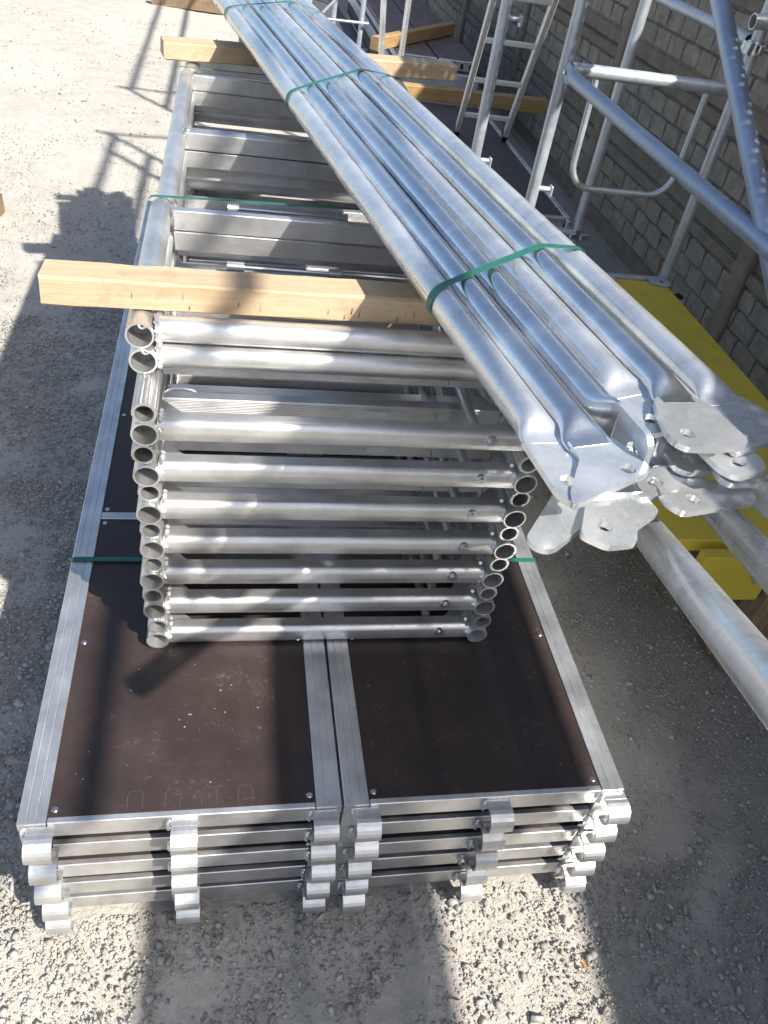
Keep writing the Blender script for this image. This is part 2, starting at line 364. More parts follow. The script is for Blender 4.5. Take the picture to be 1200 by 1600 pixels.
# ------------------------------------------------------------------ concrete fence
FX = 2.85
def fence():
    F = thing('concrete_fence', 'grey precast concrete fence with brick pattern panels behind the scaffold', 'fence', (FX, 0, G))
    rng = random.Random(4); variants = []
    for k in range(7):
        L, H = .188, .103; mb = MB(); gx = [0, .03, .5, .97, 1]; gz = [0, .06, .5, .94, 1]; vs = []
        for j, b in enumerate(gz):
            for i, a in enumerate(gx):
                edge = i in (0, 4) or j in (0, 4)
                pr = 0 if edge else -.012-rng.random()*.009
                vs.append((pr, (a-.5)*L+(0 if not edge else rng.uniform(-.004, .004)), b*H+(0 if not edge else rng.uniform(-.003, .003))))
        fs = [(j*5+i, (j+1)*5+i, (j+1)*5+i+1, j*5+i+1) for j in range(4) for i in range(4)]
        mb.add(vs, fs); variants.append(mb.mesh('brick', CONCB))
    ys = [-7.88, -5.78, -3.68, -1.58, .52, 2.62, 4.72, 6.82, 8.92, 11.02, 13.12, 15.22]
    for y in ys:
        mb = MB().box((-.045, y-.058, 0), (.075, y+.058, 2.52), .012); obj('fence_post', mb, CONCD, F)
    for b in range(len(ys)-1):
        y0 = ys[b]+.058; y1 = ys[b+1]-.058; L = y1-y0
        for lv in range(5):
            z0 = lv*.5; mb = MB()
            mb.box((0, y0, z0+.002), (.05, y1, z0+.498), .004)
            mb.box((-.024, y0+.003, z0+.434), (.002, y1-.003, z0+.492), .007)
            mb.box((-.006, y0+.003, z0+.006), (.002, y1-.003, z0+.088), .004)
            p = obj('panel', mb, CONC, F)
            single = (b in (4, 6) and lv < 3) or (b == 5 and lv < 4); sb = MB()
            for r in range(3):
                zz = z0+.103+r*.1085; off = .0 if r % 2 else .0975; n = 10
                yy = y0+.004
                while yy < y1-.02:
                    ln = .195
                    if yy == y0+.004 and off: ln = off
                    ln = min(ln, y1-.004-yy)
                    m = variants[rng.randrange(7)]; sy = (ln-.007)/.188
                    if single: 
                        o = obj('brick', m, None, p, (0, yy+ln/2, zz)); o.scale = (1, sy, 1)
                    else:
                        sb.add([(v.co.x, v.co.y*sy+yy+ln/2, v.co.z+zz) for v in m.vertices], [tuple(q.vertices) for q in m.polygons])
                    yy += ln
            if not single: structure(obj('brick_relief', sb, CONCB, p), 'stuff')
    o = MB().box((-.06, ys[0], -.05), (.10, ys[-1], .012), .01); obj('plinth', o, CONCD, F)
fence()

# ------------------------------------------------------------------ unseen trees added beyond the fence to block low sky
LEAFG = Mat('green leaves', (.055, .09, .03), .6); 
LEAFG.col(LEAFG.mix((.035, .06, .02), (.09, .13, .04), LEAFG.geo.outputs['Random Per Island'])); LEAFG = LEAFG.m
BARK = m_plain('grey brown bark', (.12, .095, .075), .9, .3, 30)
def tree(label, x, y, h, rx, seed):
    T = thing('sky_screen_tree', label, 'tree', (x, y, G), (0, 0, 0), 'unseen trees added to block sky'); rng = np.random.default_rng(seed)
    tr = MB().path([(0, 0, 0), (.05, .03, h*.25), (.02, -.03, h*.5), (0, .02, h*.85)], [.12, .09, .065, .02], 10)
    for k in range(9):
        a = k*2.4; z = h*(.3+.06*k); tr.path([(0, 0, z), (.4*rx*math.cos(a), .5*rx*math.sin(a), z+.25), (.75*rx*math.cos(a), .8*rx*math.sin(a), z+.4)], [.04, .025, .01], 7)
    obj('trunk', tr, BARK, T)
    cl = rng.normal(0, 1, (70, 3)); cl /= np.linalg.norm(cl, axis=1)[:, None]; cl *= rng.random((70, 1))**.4
    N = 7000; c = cl[rng.integers(0, 70, N)]*[rx, rx*1.25, h*.36]+[0, 0, h*.60]+rng.normal(0, .15, (N, 3))
    lim = (c[:, 0]+x-1.30)/.66-.15; c = c[c[:, 2] < np.minimum(lim, h)]; N = len(c)  # crown cut below the sun's rays, so it blocks only sky
    u = rng.normal(0, 1, (N, 3)); u /= np.linalg.norm(u, axis=1)[:, None]; v = np.cross(u, rng.normal(0, 1, (N, 3))); v /= np.linalg.norm(v, axis=1)[:, None]; sz = rng.uniform(.03, .06, (N, 1))
    V = np.stack([c-u*sz, c+v*sz*.5, c+u*sz, c-v*sz*.5], 1).reshape(-1, 3)
    me = bpy.data.meshes.new('crown'); me.vertices.add(4*N); me.vertices.foreach_set('co', V.astype(np.float32).ravel()); me.loops.add(4*N); me.loops.foreach_set('vertex_index', np.arange(4*N, dtype=np.int32))
    me.polygons.add(N); me.polygons.foreach_set('loop_start', np.arange(0, 4*N, 4, dtype=np.int32)); me.update(calc_edges=True); me.materials.append(LEAFG); obj('crown', me, None, T)
for k, (x, y, h) in enumerate(((4.0, -2.6, 4.2), (4.3, -.2, 4.6), (4.1, 2.1, 4.3), (4.4, 4.6, 4.8), (4.2, 7.2, 4.4), (4.4, 10.2, 4.8))):
    tree(['first', 'second', 'third', 'fourth', 'fifth', 'sixth'][k]+' unseen leafy tree added beyond the fence to block sky, counted from the photographer', x, y, h, 1.15, 30+k)

# ------------------------------------------------------------------ deck stack
PITCH, DW, DL = .080, .600, 3.05
def hook_mb(cx):
    mb = MB(); a = []; 
    for k in range(13):
        t = R_(78+k*(178/12)); a.append((-.0235+.030*math.cos(t), .0425+.030*math.sin(t)))
    inn = [(-.0235+.0245*math.cos(R_(78+k*(178/12))), .0425+.0245*math.sin(R_(78+k*(178/12)))) for k in range(13)]
    w = .0245; n = 13
    for i in range(n-1):
        for (p, q, sm_) in ((a[i], a[i+1], True), (inn[i+1], inn[i], True)):
            mb.add([(cx-w, *p), (cx+w, *p), (cx+w, *q), (cx-w, *q)], [(0, 1, 2, 3)][0:1], True)
    for sx in (-w, w):
        for i in range(n-1):
            q = [(cx+sx, *a[i]), (cx+sx, *a[i+1]), (cx+sx, *inn[i+1]), (cx+sx, *inn[i])]
            mb.add(q if sx > 0 else q[::-1], [(0, 1, 2, 3)])
    mb.box((cx-w, -.028, .0105), (cx+w, -.022, .0150), .001)
    mb.box((cx-w, -.0330, .0150), (cx+w, -.0205, .0185), .001)
    mb.box((cx-w, -.016, .064), (cx+w, .001, .0705), .001)
    return mb
def weld_mb(cx):
    mb = MB(); mb.box((cx-.034, -.012, .046), (cx-.0275, -.0002, .074), .003)
    for k in range(4): mb.path([(cx-.033+.002*k, -.002, .045+.008*k), (cx-.030, -.0085, .048+.008*k), (cx-.0275, -.004, .052+.008*k)], .0028, 6)
    return mb
def side_rail(x0, mir):
    h = .0795
    pr = [(0, 0), (.05, 0), (.05, h-.001), (.049, h), (.034, h), (.0335, h-.002), (.0315, h-.002), (.031, h), (.017, h), (.0165, h-.0015), (.0145, h-.0015), (.014, h), (.0015, h), (0, h-.0015), (0, .055), (.002, .053), (.002, .045), (0, .043)]
    if mir: pr = [(.05-x, z) for x, z in pr][::-1]
    return MB().prism([(x0+x, z) for x, z in pr], 'y', .002, DL)
def make_deck(hooks):
    D = thing('scaffold_deck', 'x', 'scaffold deck')
    obj('side_rail', side_rail(0, False), ALU, D); obj('side_rail', side_rail(DW-.05, True), ALU, D)
    for y in (0., DL-.0145):
        e = MB().box((.052, y+.001, .030), (DW-.052, y+.0135, .079), .0015); obj('end_rail', e, ALUX, D)
    obj('cross_rail', MB().box((.0505, .842, .06), (DW-.0505, .868, .0785), .001), ALUX, D)
    obj('plywood_panel', MB().box((.0505, .0142, .066), (DW-.0505, .841, .0765), .0008), PLY, D)
    obj('plywood_panel', MB().box((.0505, .869, .066), (DW-.0505, DL-.0152, .0765), .0008), PLY, D)
    for x in hooks:
        h = hook_mb(x); hk = obj('hook', h, ALU, D); obj('weld', weld_mb(x), ALUB, hk)
    return D
SCREW = None
def screw_mesh():
    mb = MB().tube((0, 0, 0), (0, 0, .0012), .0062, 14, r1=.0048); mb.tube((0, 0, .0012), (0, 0, .0013), .0018, 8); return mb.mesh('screw', STEEL)
SCREW = screw_mesh()
ords = ['topmost', 'second', 'third', 'fourth', 'lowest']
protoL = make_deck([.044, .297, .572]); protoR = make_deck([.050, .322, .574])
kids = {p.name: [x for x in bpy.data.objects if x.parent == p] for p in (protoL, protoR)}
for p in (protoL, protoR):
    for ch in kids[p.name]: kids[ch.name] = [x for x in bpy.data.objects if x.parent == ch]
for side, proto, x0 in (('left', protoL, 0.), ('right', protoR, .606)):
    for k in range(5):
        D = proto if k == 0 else copy_tree(proto)
        D.location = (x0+random.uniform(-.002, .002), random.uniform(-.004, .004) if k else 0, -PITCH*(k+1))
        for ch in D.children:
            if ch.name.startswith('hook'): ch.location.x = random.uniform(-.005, .005)
        D['group'] = 'stacked aluminium scaffold decks'
        D['label'] = {0: f'topmost brown topped aluminium deck of the {side} stack, under the frames', 4: f'lowest aluminium deck of the {side} stack, lying on the gravel'}.get(k, f'{ords[k]} aluminium deck from the top in the {side} stack with end hooks')
        if k == 0:
            sc = [(.062, .030), (.538, .030), (.062, .43), (.538, .43), (.062, .828), (.062, .882), (.062, 1.32), (.538, .882), (.538, 1.32)]
            for x, y in sc: obj('screw', SCREW, None, D, (x, y, .0765))
        elif k in (1, 3):
            for x in (.545,): obj('screw', SCREW, None, D, (x, .0005, .0135), (R_(90), 0, 0))
    TOP = proto
    # dusty prints of hooks and dried mortar splashes on the near panel
    mb = MB(); rr = random.Random(11 if side == 'left' else 12)
    if side == 'left':
        for cx in (.205, .275, .343, .413):
            mb = MB()
            lo = .022
            pts = [(cx-.014, lo+.028), (cx-.012, lo+.034), (cx-.006, lo+.037), (cx+.006, lo+.037), (cx+.012, lo+.034), (cx+.014, lo+.028)]
            pts = [(cx-.014, lo)]+pts+[(cx+.014, lo)]
            for a_, b_ in zip(pts[:-1], pts[1:]):
                d = Vector((b_[0]-a_[0], b_[1]-a_[1])); nn = Vector((-d.y, d.x)).normalized()*.0009
                mb.add([(a_[0]-nn.x, a_[1]-nn.y, .0767), (b_[0]-nn.x, b_[1]-nn.y, .0767), (b_[0]+nn.x, b_[1]+nn.y, .0767), (a_[0]+nn.x, a_[1]+nn.y, .0767)], [(0, 1, 2, 3)])
            obj('dust_print', mb, DUST, proto)
    mb = MB()
    for k in range(46 if side == 'left' else 12):
        cx, cy = (rr.gauss(.345, .035), rr.gauss(.215, .035)) if k < 24 and side == 'left' else (rr.uniform(.07, .52), rr.uniform(.05, .38))
        r = .0005+.0017*rr.random()**2.5
        mb.add([(cx+r*math.cos(a_*1.05)*rr.uniform(.6, 1.3), cy+r*math.sin(a_*1.05)*rr.uniform(.6, 1.3), .0769) for a_ in range(6)], [(0, 1, 2, 3, 4, 5)])
    structure(obj('mortar_splash', mb, SPLASH, proto), 'stuff')

# ------------------------------------------------------------------ ladder frames stacked on the decks
XL, XR, Y0 = .2215, .9655, .407
def gusset(y, sx):
    x = XL+.022 if sx < 0 else XR-.022; s_ = 1 if sx < 0 else -1
    mb = MB(); mb.prism([(x, y), (x+s_*.052, y), (x+s_*.047, y+.005), (x, y+.056)], 'z', -.003, .003)
    mb.path([(x+s_*(.003+.0055*k), y+.001+.0012*(k % 2), .0035) for k in range(9)], .0022, 6)
    return mb
def make_smooth():
    T = thing('ladder_frame', 'x', 'scaffold frame')
    for x in (XL, XR):
        st_ = obj('stile', MB().tube((x, Y0, 0), (x, Y0+2.0, 0), .0246, 28, ri=.0212), ALU, T)
        pl = obj('end_plug', MB().tube((x, Y0+.045, 0), (x, Y0+.05, 0), .0209, 20), PLUG, st_); pl = MB().tube((x+.003, Y0+.036, .003), (x+.003, Y0+.0455, .003), .0068, 10, ri=.003); obj('bolt', pl, STEEL, st_)
    for i, y in enumerate((Y0+.034, Y0+.66, Y0+1.30, Y0+1.96)):
        cb = obj('crossbar', MB().prism(round_poly([(y-.0225, -.0215), (y+.015, -.0215), (y+.015, .0205), (y-.013, .0222), (y-.0225, .014), (y-.0245, -.004)], .006, 4), 'x', XL+.021, XR-.021), ALUX, T)
        if i == 0:
            for sx in (XL+.024, XR-.024):
                m_ = MB()
                for k in range(9):
                    a_ = k*.7; m_.path([(sx, y+.022*math.cos(a_), .022*math.sin(a_)), (sx+.004*(1 if sx < .5 else -1), y+.0255*math.cos(a_+.3), .0255*math.sin(a_+.3))], .0045, 6)
                obj('weld', m_, ALUB, cb)
    for y in (Y0+.26, Y0+.86): obj('rung', MB().box((XL+.021, y, -.0205), (XR-.021, y+.03, .0205), .002), ALUX, T)
    for sx in (-1, 1): obj('gusset', gusset(Y0+.058, sx), ALUB, T)
    yb = Y0+.034-.0225
    b = MB().tube((.871, yb-.004, .004), (.871, yb+.008, .004), .0115, 14); b.tube((.871, yb-.010, .004), (.871, yb-.004, .004), .0065, 6); obj('bolt', b, STEEL, T)
    obj('ladder_bar', MB().tube((.850, Y0+.058, 0), (.850, Y0+.64, 0), .0105, 12), ALU, T)
    return T
def make_ribbed():
    T = thing('ribbed_frame', 'x', 'scaffold frame')
    for x in (XL, XR):
        st_ = obj('ribbed_stile', MB().tube((x, Y0+.004, 0), (x, Y0+1.98, 0), .0222, 72, ri=.0165, rib=.0013), ALU, T)
        m_ = MB().tube((x, Y0+.16, 0), (x, Y0+.2, 0), .0164, 16); obj('inner_core', m_, BLACK, st_)
    for y in (Y0+.165, Y0+.70, Y0+1.22, Y0+1.9):
        mb = MB().box((XL+.021, y, -.0185), (XR-.021, y+.026, .0185), .0015)
        for q in range(-4, 5, 1): mb.box((XL+.024, y-.0012, q*.0038-.0009), (XR-.024, y+.002, q*.0038+.0009), .0004)
        obj('rung', mb, ALUX, T)
    for x, s_ in ((XR-.03, -1), (XL+.03, 1)):
        pin = MB().path([(x, Y0+.075, .0), (x+s_*.012, Y0+.07, .012), (x+s_*.03, Y0+.072, .013), (x+s_*.048, Y0+.068, .012), (x+s_*.056, Y0+.072, .007)], .0022, 8); obj('lock_pin', pin, STEEL, T)
    rod = MB().tube((.36, Y0+.98, 0), (.68, Y0+.98, 0), .005, 10); obj('locking_rod', rod, STEEL, T)
    for x in (.36, .655): obj('rod_collar', MB().tube((x, Y0+.98, 0), (x+.03, Y0+.98, 0), .0105, 14), ALUB, T)
    rod = MB().tube((.38, Y0+.62, 0), (.62, Y0+.62, 0), .005, 10); rod.tube((.60, Y0+.62, 0), (.63, Y0+.62, 0), .011, 12); rod.tube((.36, Y0+.62, 0), (.40, Y0+.62, 0), .013, 12); obj('locking_rod', rod, STEEL, T)
    wire = MB().path([(.80+.004*k, Y0+.14+.05*k, .01*math.sin(k*.8)) for k in range(10)], .002, 6); obj('safety_wire', wire, STEEL, T)
    return T
stickM = MB().box((0, 0, 0), (.045, .0006, .014), .0002).mesh('sticker', STICK)
ps, pr = make_smooth(), make_ribbed()
allk = {}
for o in bpy.data.objects:
    if o.parent: allk.setdefault(o.parent.name, []).append(o)
kids = {o.name: allk.get(o.name, []) for o in bpy.data.objects}
ordn = ['lowest', 'second lowest', 'third lowest', 'middle', 'third highest', 'second highest', 'highest']
for k in range(7):
    A = ps if k == 0 else copy_tree(ps); B = pr if k == 0 else copy_tree(pr)
    A.location = (random.uniform(-.003, .003), random.uniform(-.004, .004), .0255+.0935*k); B.location = (random.uniform(-.004, .004), random.uniform(-.006, .006), .0255+.0470+.0935*k)
    A['group'] = B['group'] = 'aluminium frames stacked on the decks'
    A['label'] = f'{ordn[k]} aluminium ladder frame with smooth wide open tube ends in the stack'
    B['label'] = f'{ordn[k]} aluminium frame with narrow ribbed tube ends, between smooth frames of the stack'
    if k > 2: obj('sticker', stickM, None, B, (.70-.01*k, Y0+.162, -.006))
# two larger frames on top
for j, (z, lab) in enumerate(((.6805, 'lower of the two wide smooth aluminium frames under the near timber'), (.7300, 'uppermost wide smooth aluminium frame directly under the near timber'))):
    T = thing('wide_frame', lab, 'scaffold frame', (0, 0, z), (0, 0, 0), 'wide aluminium frames on top of the stack')
    xo = -.004*j; ys = .503+.004*j
    for x in (XL-.004+xo, XR+.002):
        a = MB().tube((x, ys, 0), (x, 1.082, 0), .0250, 28, ri=.0216); a.path([(x, 1.081, 0), (x, 1.092, 0), (x, 1.100, -.001), (x, 1.104, -.002)], [.0250, .0245, .019, .010], 24); s1 = obj('stile', a, ALU, T)
        pl = obj('end_plug', MB().tube((x, ys+.042, 0), (x, ys+.047, 0), .0213, 20), PLUG, s1); pl = MB().tube((x+.002, ys+.032, .003), (x+.002, ys+.0425, .003), .0078, 10, ri=.0034); obj('bolt', pl, STEEL, s1)
        b = MB().tube((x+.010, 1.106, .001), (x+.010, 2.25, .001), .0246, 28); b.path([(x+.010, 2.249, .001), (x+.010, 2.262, 0), (x+.012, 2.272, -.004), (x+.014, 2.277, -.010)], [.0246, .0240, .018, .009], 24); obj('stile', b, ALU, T)
        c = MB().tube((x+.020, 2.285, -.004), (x+.020, 2.62, -.004), .0246, 24); obj('stile', c, ALU, T)
        sx = 1 if x < .5 else -1
        k_ = MB()
        for q in range(7):
            a_ = q*.9; k_.path([(x+.010+sx*(.018+.004*(q % 3)), 1.628+.026*math.cos(a_), .022*math.sin(a_)+.004), (x+.010+sx*(.03+.003*(q % 2)), 1.628+.024*math.cos(a_+.4), .022*math.sin(a_+.4)+.003)], .0062, 7)
        obj('weld_joint', k_, ALUB, T)
    obj('crossbar', MB().tube((XL+.018, ys+.032, 0), (XR-.02, ys+.032, 0), .0238, 24), ALUX, T)
    obj('crossbar', MB().tube((XL+.025, 1.628, 0), (XR-.02, 1.628, 0), .0238, 24), ALUX, T)
    m_ = MB()
    for k in range(9):
        a_ = k*.7; m_.path([(XL+.018, ys+.032+.022*math.cos(a_), .022*math.sin(a_)), (XL+.026, ys+.032+.0255*math.cos(a_+.3), .0255*math.sin(a_+.3))], .005, 6)
    obj('weld', m_, ALUB, T)
    for y in (1.035, 1.595, 2.20, 2.42):
        obj('rung', MB().box((XL+.022, y-.004*j, -.0225), (XR-.020, y+.024-.004*j, .0225), .002), ALUX, T)

# ------------------------------------------------------------------ timbers
def timber(label, p, size, rz, mat=PINE, cracks=6, z=0, seed=1, group='squared timber battens'):
    T = thing('timber_batten', label, 'timber', p, (0, 0, rz), group)
    L, D, H = size; n = 22; rr = random.Random(seed); mb = MB(); prof = []
    c = .004
    sec = [(c, 0), (D-c, 0), (D, c), (D, H-c), (D-c, H), (c, H), (0, H-c), (0, c)]
    vs = []
    for i in range(n+1):
        x = L*i/n
        for (a, b) in sec: vs.append((x+(rr.uniform(-.002, .002) if i in (0, n) else 0), a+rr.uniform(-.0012, .0012), b+rr.uniform(-.001, .001)))
    fs = [(i*8+k, i*8+(k+1) % 8, (i+1)*8+(k+1) % 8, (i+1)*8+k) for i in range(n) for k in range(8)]
    fs += [tuple(range(8))[::-1], tuple(range(n*8, n*8+8))]
    fs = [f[::-1] for f in fs[:-2]]+fs[-2:]
    mb.add(vs, fs); obj('timber', mb, mat, T)
    if cracks:
        k_ = MB()
        for i in range(cracks):
            x = rr.uniform(.05, .95)*L; h0 = rr.uniform(.0, .55)*H; h1 = h0+rr.uniform(.12, .4)*H; w_ = rr.uniform(.0004, .0015)
            k_.add([(x-w_*.3, -.0016, h0), (x+w_, -.0016, h0), (x+w_*.5+.001, -.0016, h1), (x+.001, -.0016, h1)], [(0, 1, 2, 3)])
        obj('drying_crack', k_, CRACK, T)
    return T
timber('near thick pale timber batten lying across the frames with its left end overhanging', (.050, .548, .7555), (1.12, .072, .0535), R_(.8), cracks=22, seed=3)
timber('pale timber batten across the far end of the frames under the tube bundle', (.146, 2.338, .7555), (1.09, .095, .054), R_(10.6), cracks=5, seed=5)
timber('dark ended timber batten on the gravel far behind the tube bundle', (-.49, 9.85, G), (1.6, .12, .11), R_(-3), mat=WOODG, cracks=0, seed=6)
timber('yellow timber batten on the grey platform behind the ladder', (1.42, 4.86, .125), (1.06, .08, .085), R_(2), mat=PINED, cracks=0, seed=8)
timber('yellow timber batten lying slantwise on the brown planks', (1.43, 5.78, .205), (1.30, .07, .085), R_(52), mat=PINED, cracks=0, seed=9)
timber('short weathered timber end at the left edge of the gravel yard', (-1.31, 3.42, G), (.44, .42, .10), R_(-8), mat=WOODG, cracks=0, seed=10)

# ------------------------------------------------------------------ bundle of galvanised tubes with flattened ends
UZ = R_(9.2); U = Vector((-math.sin(UZ), math.cos(UZ), 0)); PP = Vector((math.cos(UZ), math.sin(UZ), 0))
def section(k, n=28):
    """k=0 round tube, k=1 pressed flat"""
    r = .0243; out_ = []
    for i in range(n):
        t = 2*math.pi*i/n; c, s_ = math.cos(t), math.sin(t)
        e = 1-.55*k
        x = (r+(.0345-r)*k)*math.copysign(abs(c)**e, c); z = (r+(.0048-r)*k)*math.copysign(abs(s_)**(1-.5*k), s_)
        out_.append((x, z))
    return out_
def brace(label, s_, z, t, roll, L=3.22, wide=.073, long_=.08, skew=0., tilt=0., near_cut=.016, shape=None, hole=None, mat=None):
    mat = mat or GALV
    p = PP*s_+U*t; T = thing('brace_tube', label, 'steel tube', (p.x, p.y, z), (0, roll, UZ+random.uniform(-.0012, .0012)), 'galvanised tubes strapped in the bundle')
    n = 28; a = long_; tr = .052
    st_ = [(a-.010, 1.), (a+.004, 1.), (a+.010, .93), (a+.018, .70), (a+.026, .42), (a+.034, .20), (a+.042, .07), (a+tr, 0.)]
    ks = st_+[(L*.25, 0), (L*.5, 0), (L*.75, 0)]+[(L-q, k) for q, k in st_[::-1]]
    mb = MB(); vs = [(x, y, zz) for y, k in ks for x, zz in section(k, n)]
    fs = [(i*n+j, i*n+(j+1) % n, (i+1)*n+(j+1) % n, (i+1)*n+j) for i in range(len(ks)-1) for j in range(n)]
    mb.add(vs, fs, True); mb.add([vs[j] for j in range(n)], [tuple(range(n))[::-1]]); mb.add(vs[-n:], [tuple(range(n))])
    tb = obj('tube', mb, mat, T)
    hm = MB().path([(0, a+.030, .0142), (0, a+.031, .0190)], .0075, 12)
    w_ = wide/2; c = near_cut
    poly = [(-w_+c, 0), (w_-c, 0), (w_, c), (w_*.99, a), (.036, a+.012), (-.036, a+.012), (-w_*.99, a), (-w_, c)]
    if wide < .08: poly = [(-w_+c, 0), (w_-c, 0), (w_, c), (w_, a), (-w_, a), (-w_, c)]
    if shape: poly = shape
    M = Matrix.Translation((0, 0, 0)) @ Matrix.Rotation(tilt, 4, 'X')
    obj('end_plate', MB().plate(round_poly(poly), hole or (skew, .030), .0105, .0086, M), GALV, T)
    polyf = [(-.0365+.012, 0), (.0365-.012, 0), (.0365, .012), (.0365, .08), (-.0365, .08), (-.0365, .012)]
    Mf = Matrix.Translation((0, L, 0)) @ Matrix.Rotation(math.pi, 4, 'Z')
    obj('end_plate', MB().plate(polyf, (0, .03), .0085, .0092, Mf), GALV, T)
    return T
TUBES = [
 (.762, .890, -.240, R_(3), 'leftmost tube of the bundle, crossing the near timber beside the frames', [(-.030, 0), (.030, 0), (.036, .008), (.035, .13), (-.035, .13), (-.038, .02)], (-.012, .04)),
 (.812, .8985, -.250, R_(-3), 'second tube from the left in the bundle, with the broadest flat near plate', [(-.082, 0), (.045, .040), (.053, .050), (.046, .09), (.035, .118), (-.033, .118), (-.028, .085), (-.075, .022)], (.022, .052)),
 (.866, .903, -.190, R_(86), 'third tube from the left in the bundle, its end plate twisted upright', [(-.024, 0), (.024, 0), (.036, .012), (.036, .09), (-.036, .09), (-.036, .012)], (0, .03)),
 (.920, .908, -.140, R_(-9), 'fourth tube from the left in the bundle, with a short narrow plate', [(-.026, 0), (.024, 0), (.036, .014), (.036, .098), (-.034, .098), (-.036, .014)], (0, .03)),
 (.972, .920, -.195, R_(3), 'fifth tube from the left in the bundle, with a wide rounded plate', [(-.056, 0), (-.008, -.004), (.040, .002), (.052, .014), (.050, .085), (.035, .115), (-.035, .115), (-.050, .085), (-.068, .030), (-.067, .014)], (-.036, .030)),
 (1.076, .898, -.180, R_(-4), 'rightmost tube of the bundle, beside the yellow board', [(-.060, 0), (.045, .02), (.050, .085), (.035, .12), (-.035, .12), (-.055, .08)], (-.028, .032))]
for k_, (s_, z, t, ro, lab, poly, hole) in enumerate(TUBES): brace(lab, s_, z, t, ro, long_=.11 if poly is None else max(q[1] for q in poly)-.004, shape=poly, hole=hole, mat=GALVS if k_ in (1, 2, 4) else GALV)
LOW2 = []
LOW3 = [(.815, .8365, -.265, -4, 'bottom tube of the bundle with its rounded tab sticking out lowest on the left', [(-.116, .040), (-.112, .022), (-.100, .012), (-.086, .014), (-.04, .040), (.036, .045), (.036, .12), (-.036, .12), (-.055, .10)], (.01, .08)),
 (.868, .8365, -.270, 4, 'bottom tube of the bundle with a holed plate beside the thick leaning pole', [(-.108, .024), (-.084, -.002), (-.040, .0), (-.020, .03), (.036, .06), (.036, .11), (-.036, .11), (-.062, .09)], (-.066, .036)),
 (.921, .8365, -.185, -5, 'bottom tube whose holed plate shows just right of the upright plate', [(-.030, 0), (.03, .004), (.036, .016), (.036, .085), (-.036, .085), (-.038, .012)], (.005, .026)),
 (.974, .8365, -.225, 6, 'bottom tube of the bundle with a long rounded plate low on the right', [(-.055, .004), (-.046, -.004), (.09, .018), (.104, .028), (.107, .042), (.098, .054), (.036, .075), (.036, .11), (-.036, .11), (-.062, .022)], (-.012, .026)),
 (1.027, .8365, -.150, 5, 'bottom tube whose holed plate lies under the wide rounded plate', [(-.055, .010), (-.040, 0), (.036, .006), (.042, .09), (.036, .11), (-.036, .11), (-.052, .07)], (-.022, .030)),
 (1.080, .8365, -.185, 8, 'bottom tube of the bundle at its right side', [(-.060, .012), (-.048, 0), (.020, .004), (.036, .02), (.036, .10), (-.036, .10), (-.050, .05)], (-.026, .028)),
 (1.022, .885, -.215, -5, 'short set lower tube lying in the gap before the rightmost tube', [(-.022, 0), (.024, .002), (.036, .02), (.036, .09), (-.036, .09), (-.034, .02)], (0, .028))]
for i, (s_, z, t, ro, lab, poly, hole) in enumerate(LOW2+LOW3):
    brace(lab, s_, z, t, R_(ro), tilt=R_(random.uniform(-5, 5)), near_cut=.014, mat=GALVS if i % 2 else GALV, shape=poly, hole=hole, long_=.085 if poly is None else max(q[1] for q in poly)-.004)
def hull(pts):
    pts = sorted(pts); f = lambda ps: [x for x in ps]
    def half(ps):
        h = []
        for q in ps:
            while len(h) > 1 and (h[-1][0]-h[-2][0])*(q[1]-h[-2][1])-(h[-1][1]-h[-2][1])*(q[0]-h[-2][0]) <= 0: h.pop()
            h.append(q)
        return h
    a = half(pts); b = half(pts[::-1]); return a[:-1]+b[:-1]
cent = [(a, b) for a, b, *_ in TUBES]+[(.815, .8365), (1.080, .8365)]
sec = hull([(a+.0265*math.cos(k*.35), b+.0265*math.sin(k*.35)) for a, b in cent for k in range(18)])
for t, sk, lab in ((.335, .42, 'green strap round the tube bundle near its flattened ends'), (1.47, .62, 'green strap round the middle of the tube bundle'), (2.40, .1, 'green strap round the far end of the tube bundle')):
    loop = [PP*a+U*(t+sk*(a-.9))+Vector((0, 0, b)) for a, b in sec]
    tag(obj('bundle_strap', MB().band(loop, U+PP*-.1, .016), STRAP), lab, 'strap', 'green packing straps')

def box_strap(label, x0, x1, y, z0, z1, w_=.013, dy=0):
    r = .012; pts = []
    for cx, cz, a0 in ((x1-r, z1-r, 0), (x0+r, z1-r, 90), (x0+r, z0+r, 180), (x1-r, z0+r, 270)):
        for k in range(5): pts.append((cx+r*math.cos(R_(a0+22.5*k)), y+dy*(cx-x0)/(x1-x0), cz+r*math.sin(R_(a0+22.5*k))))
    return tag(obj('stack_strap', MB().band(pts, (0, 1, 0), w_), STRAP), label, 'strap', 'green packing straps')
box_strap('green strap wrapped round the whole deck stack', -.0035, 1.2105, .688, G+.003, .0022, .015)
box_strap('green strap round the frame stack just beyond the near timber', XL-.0345, XR+.0285, 1.092, .002, .7575, .012, .05)
box_strap('green strap round the far end of the frame stack', XL-.0345, XR+.0285, 2.262, .002, .7590, .010, .05)

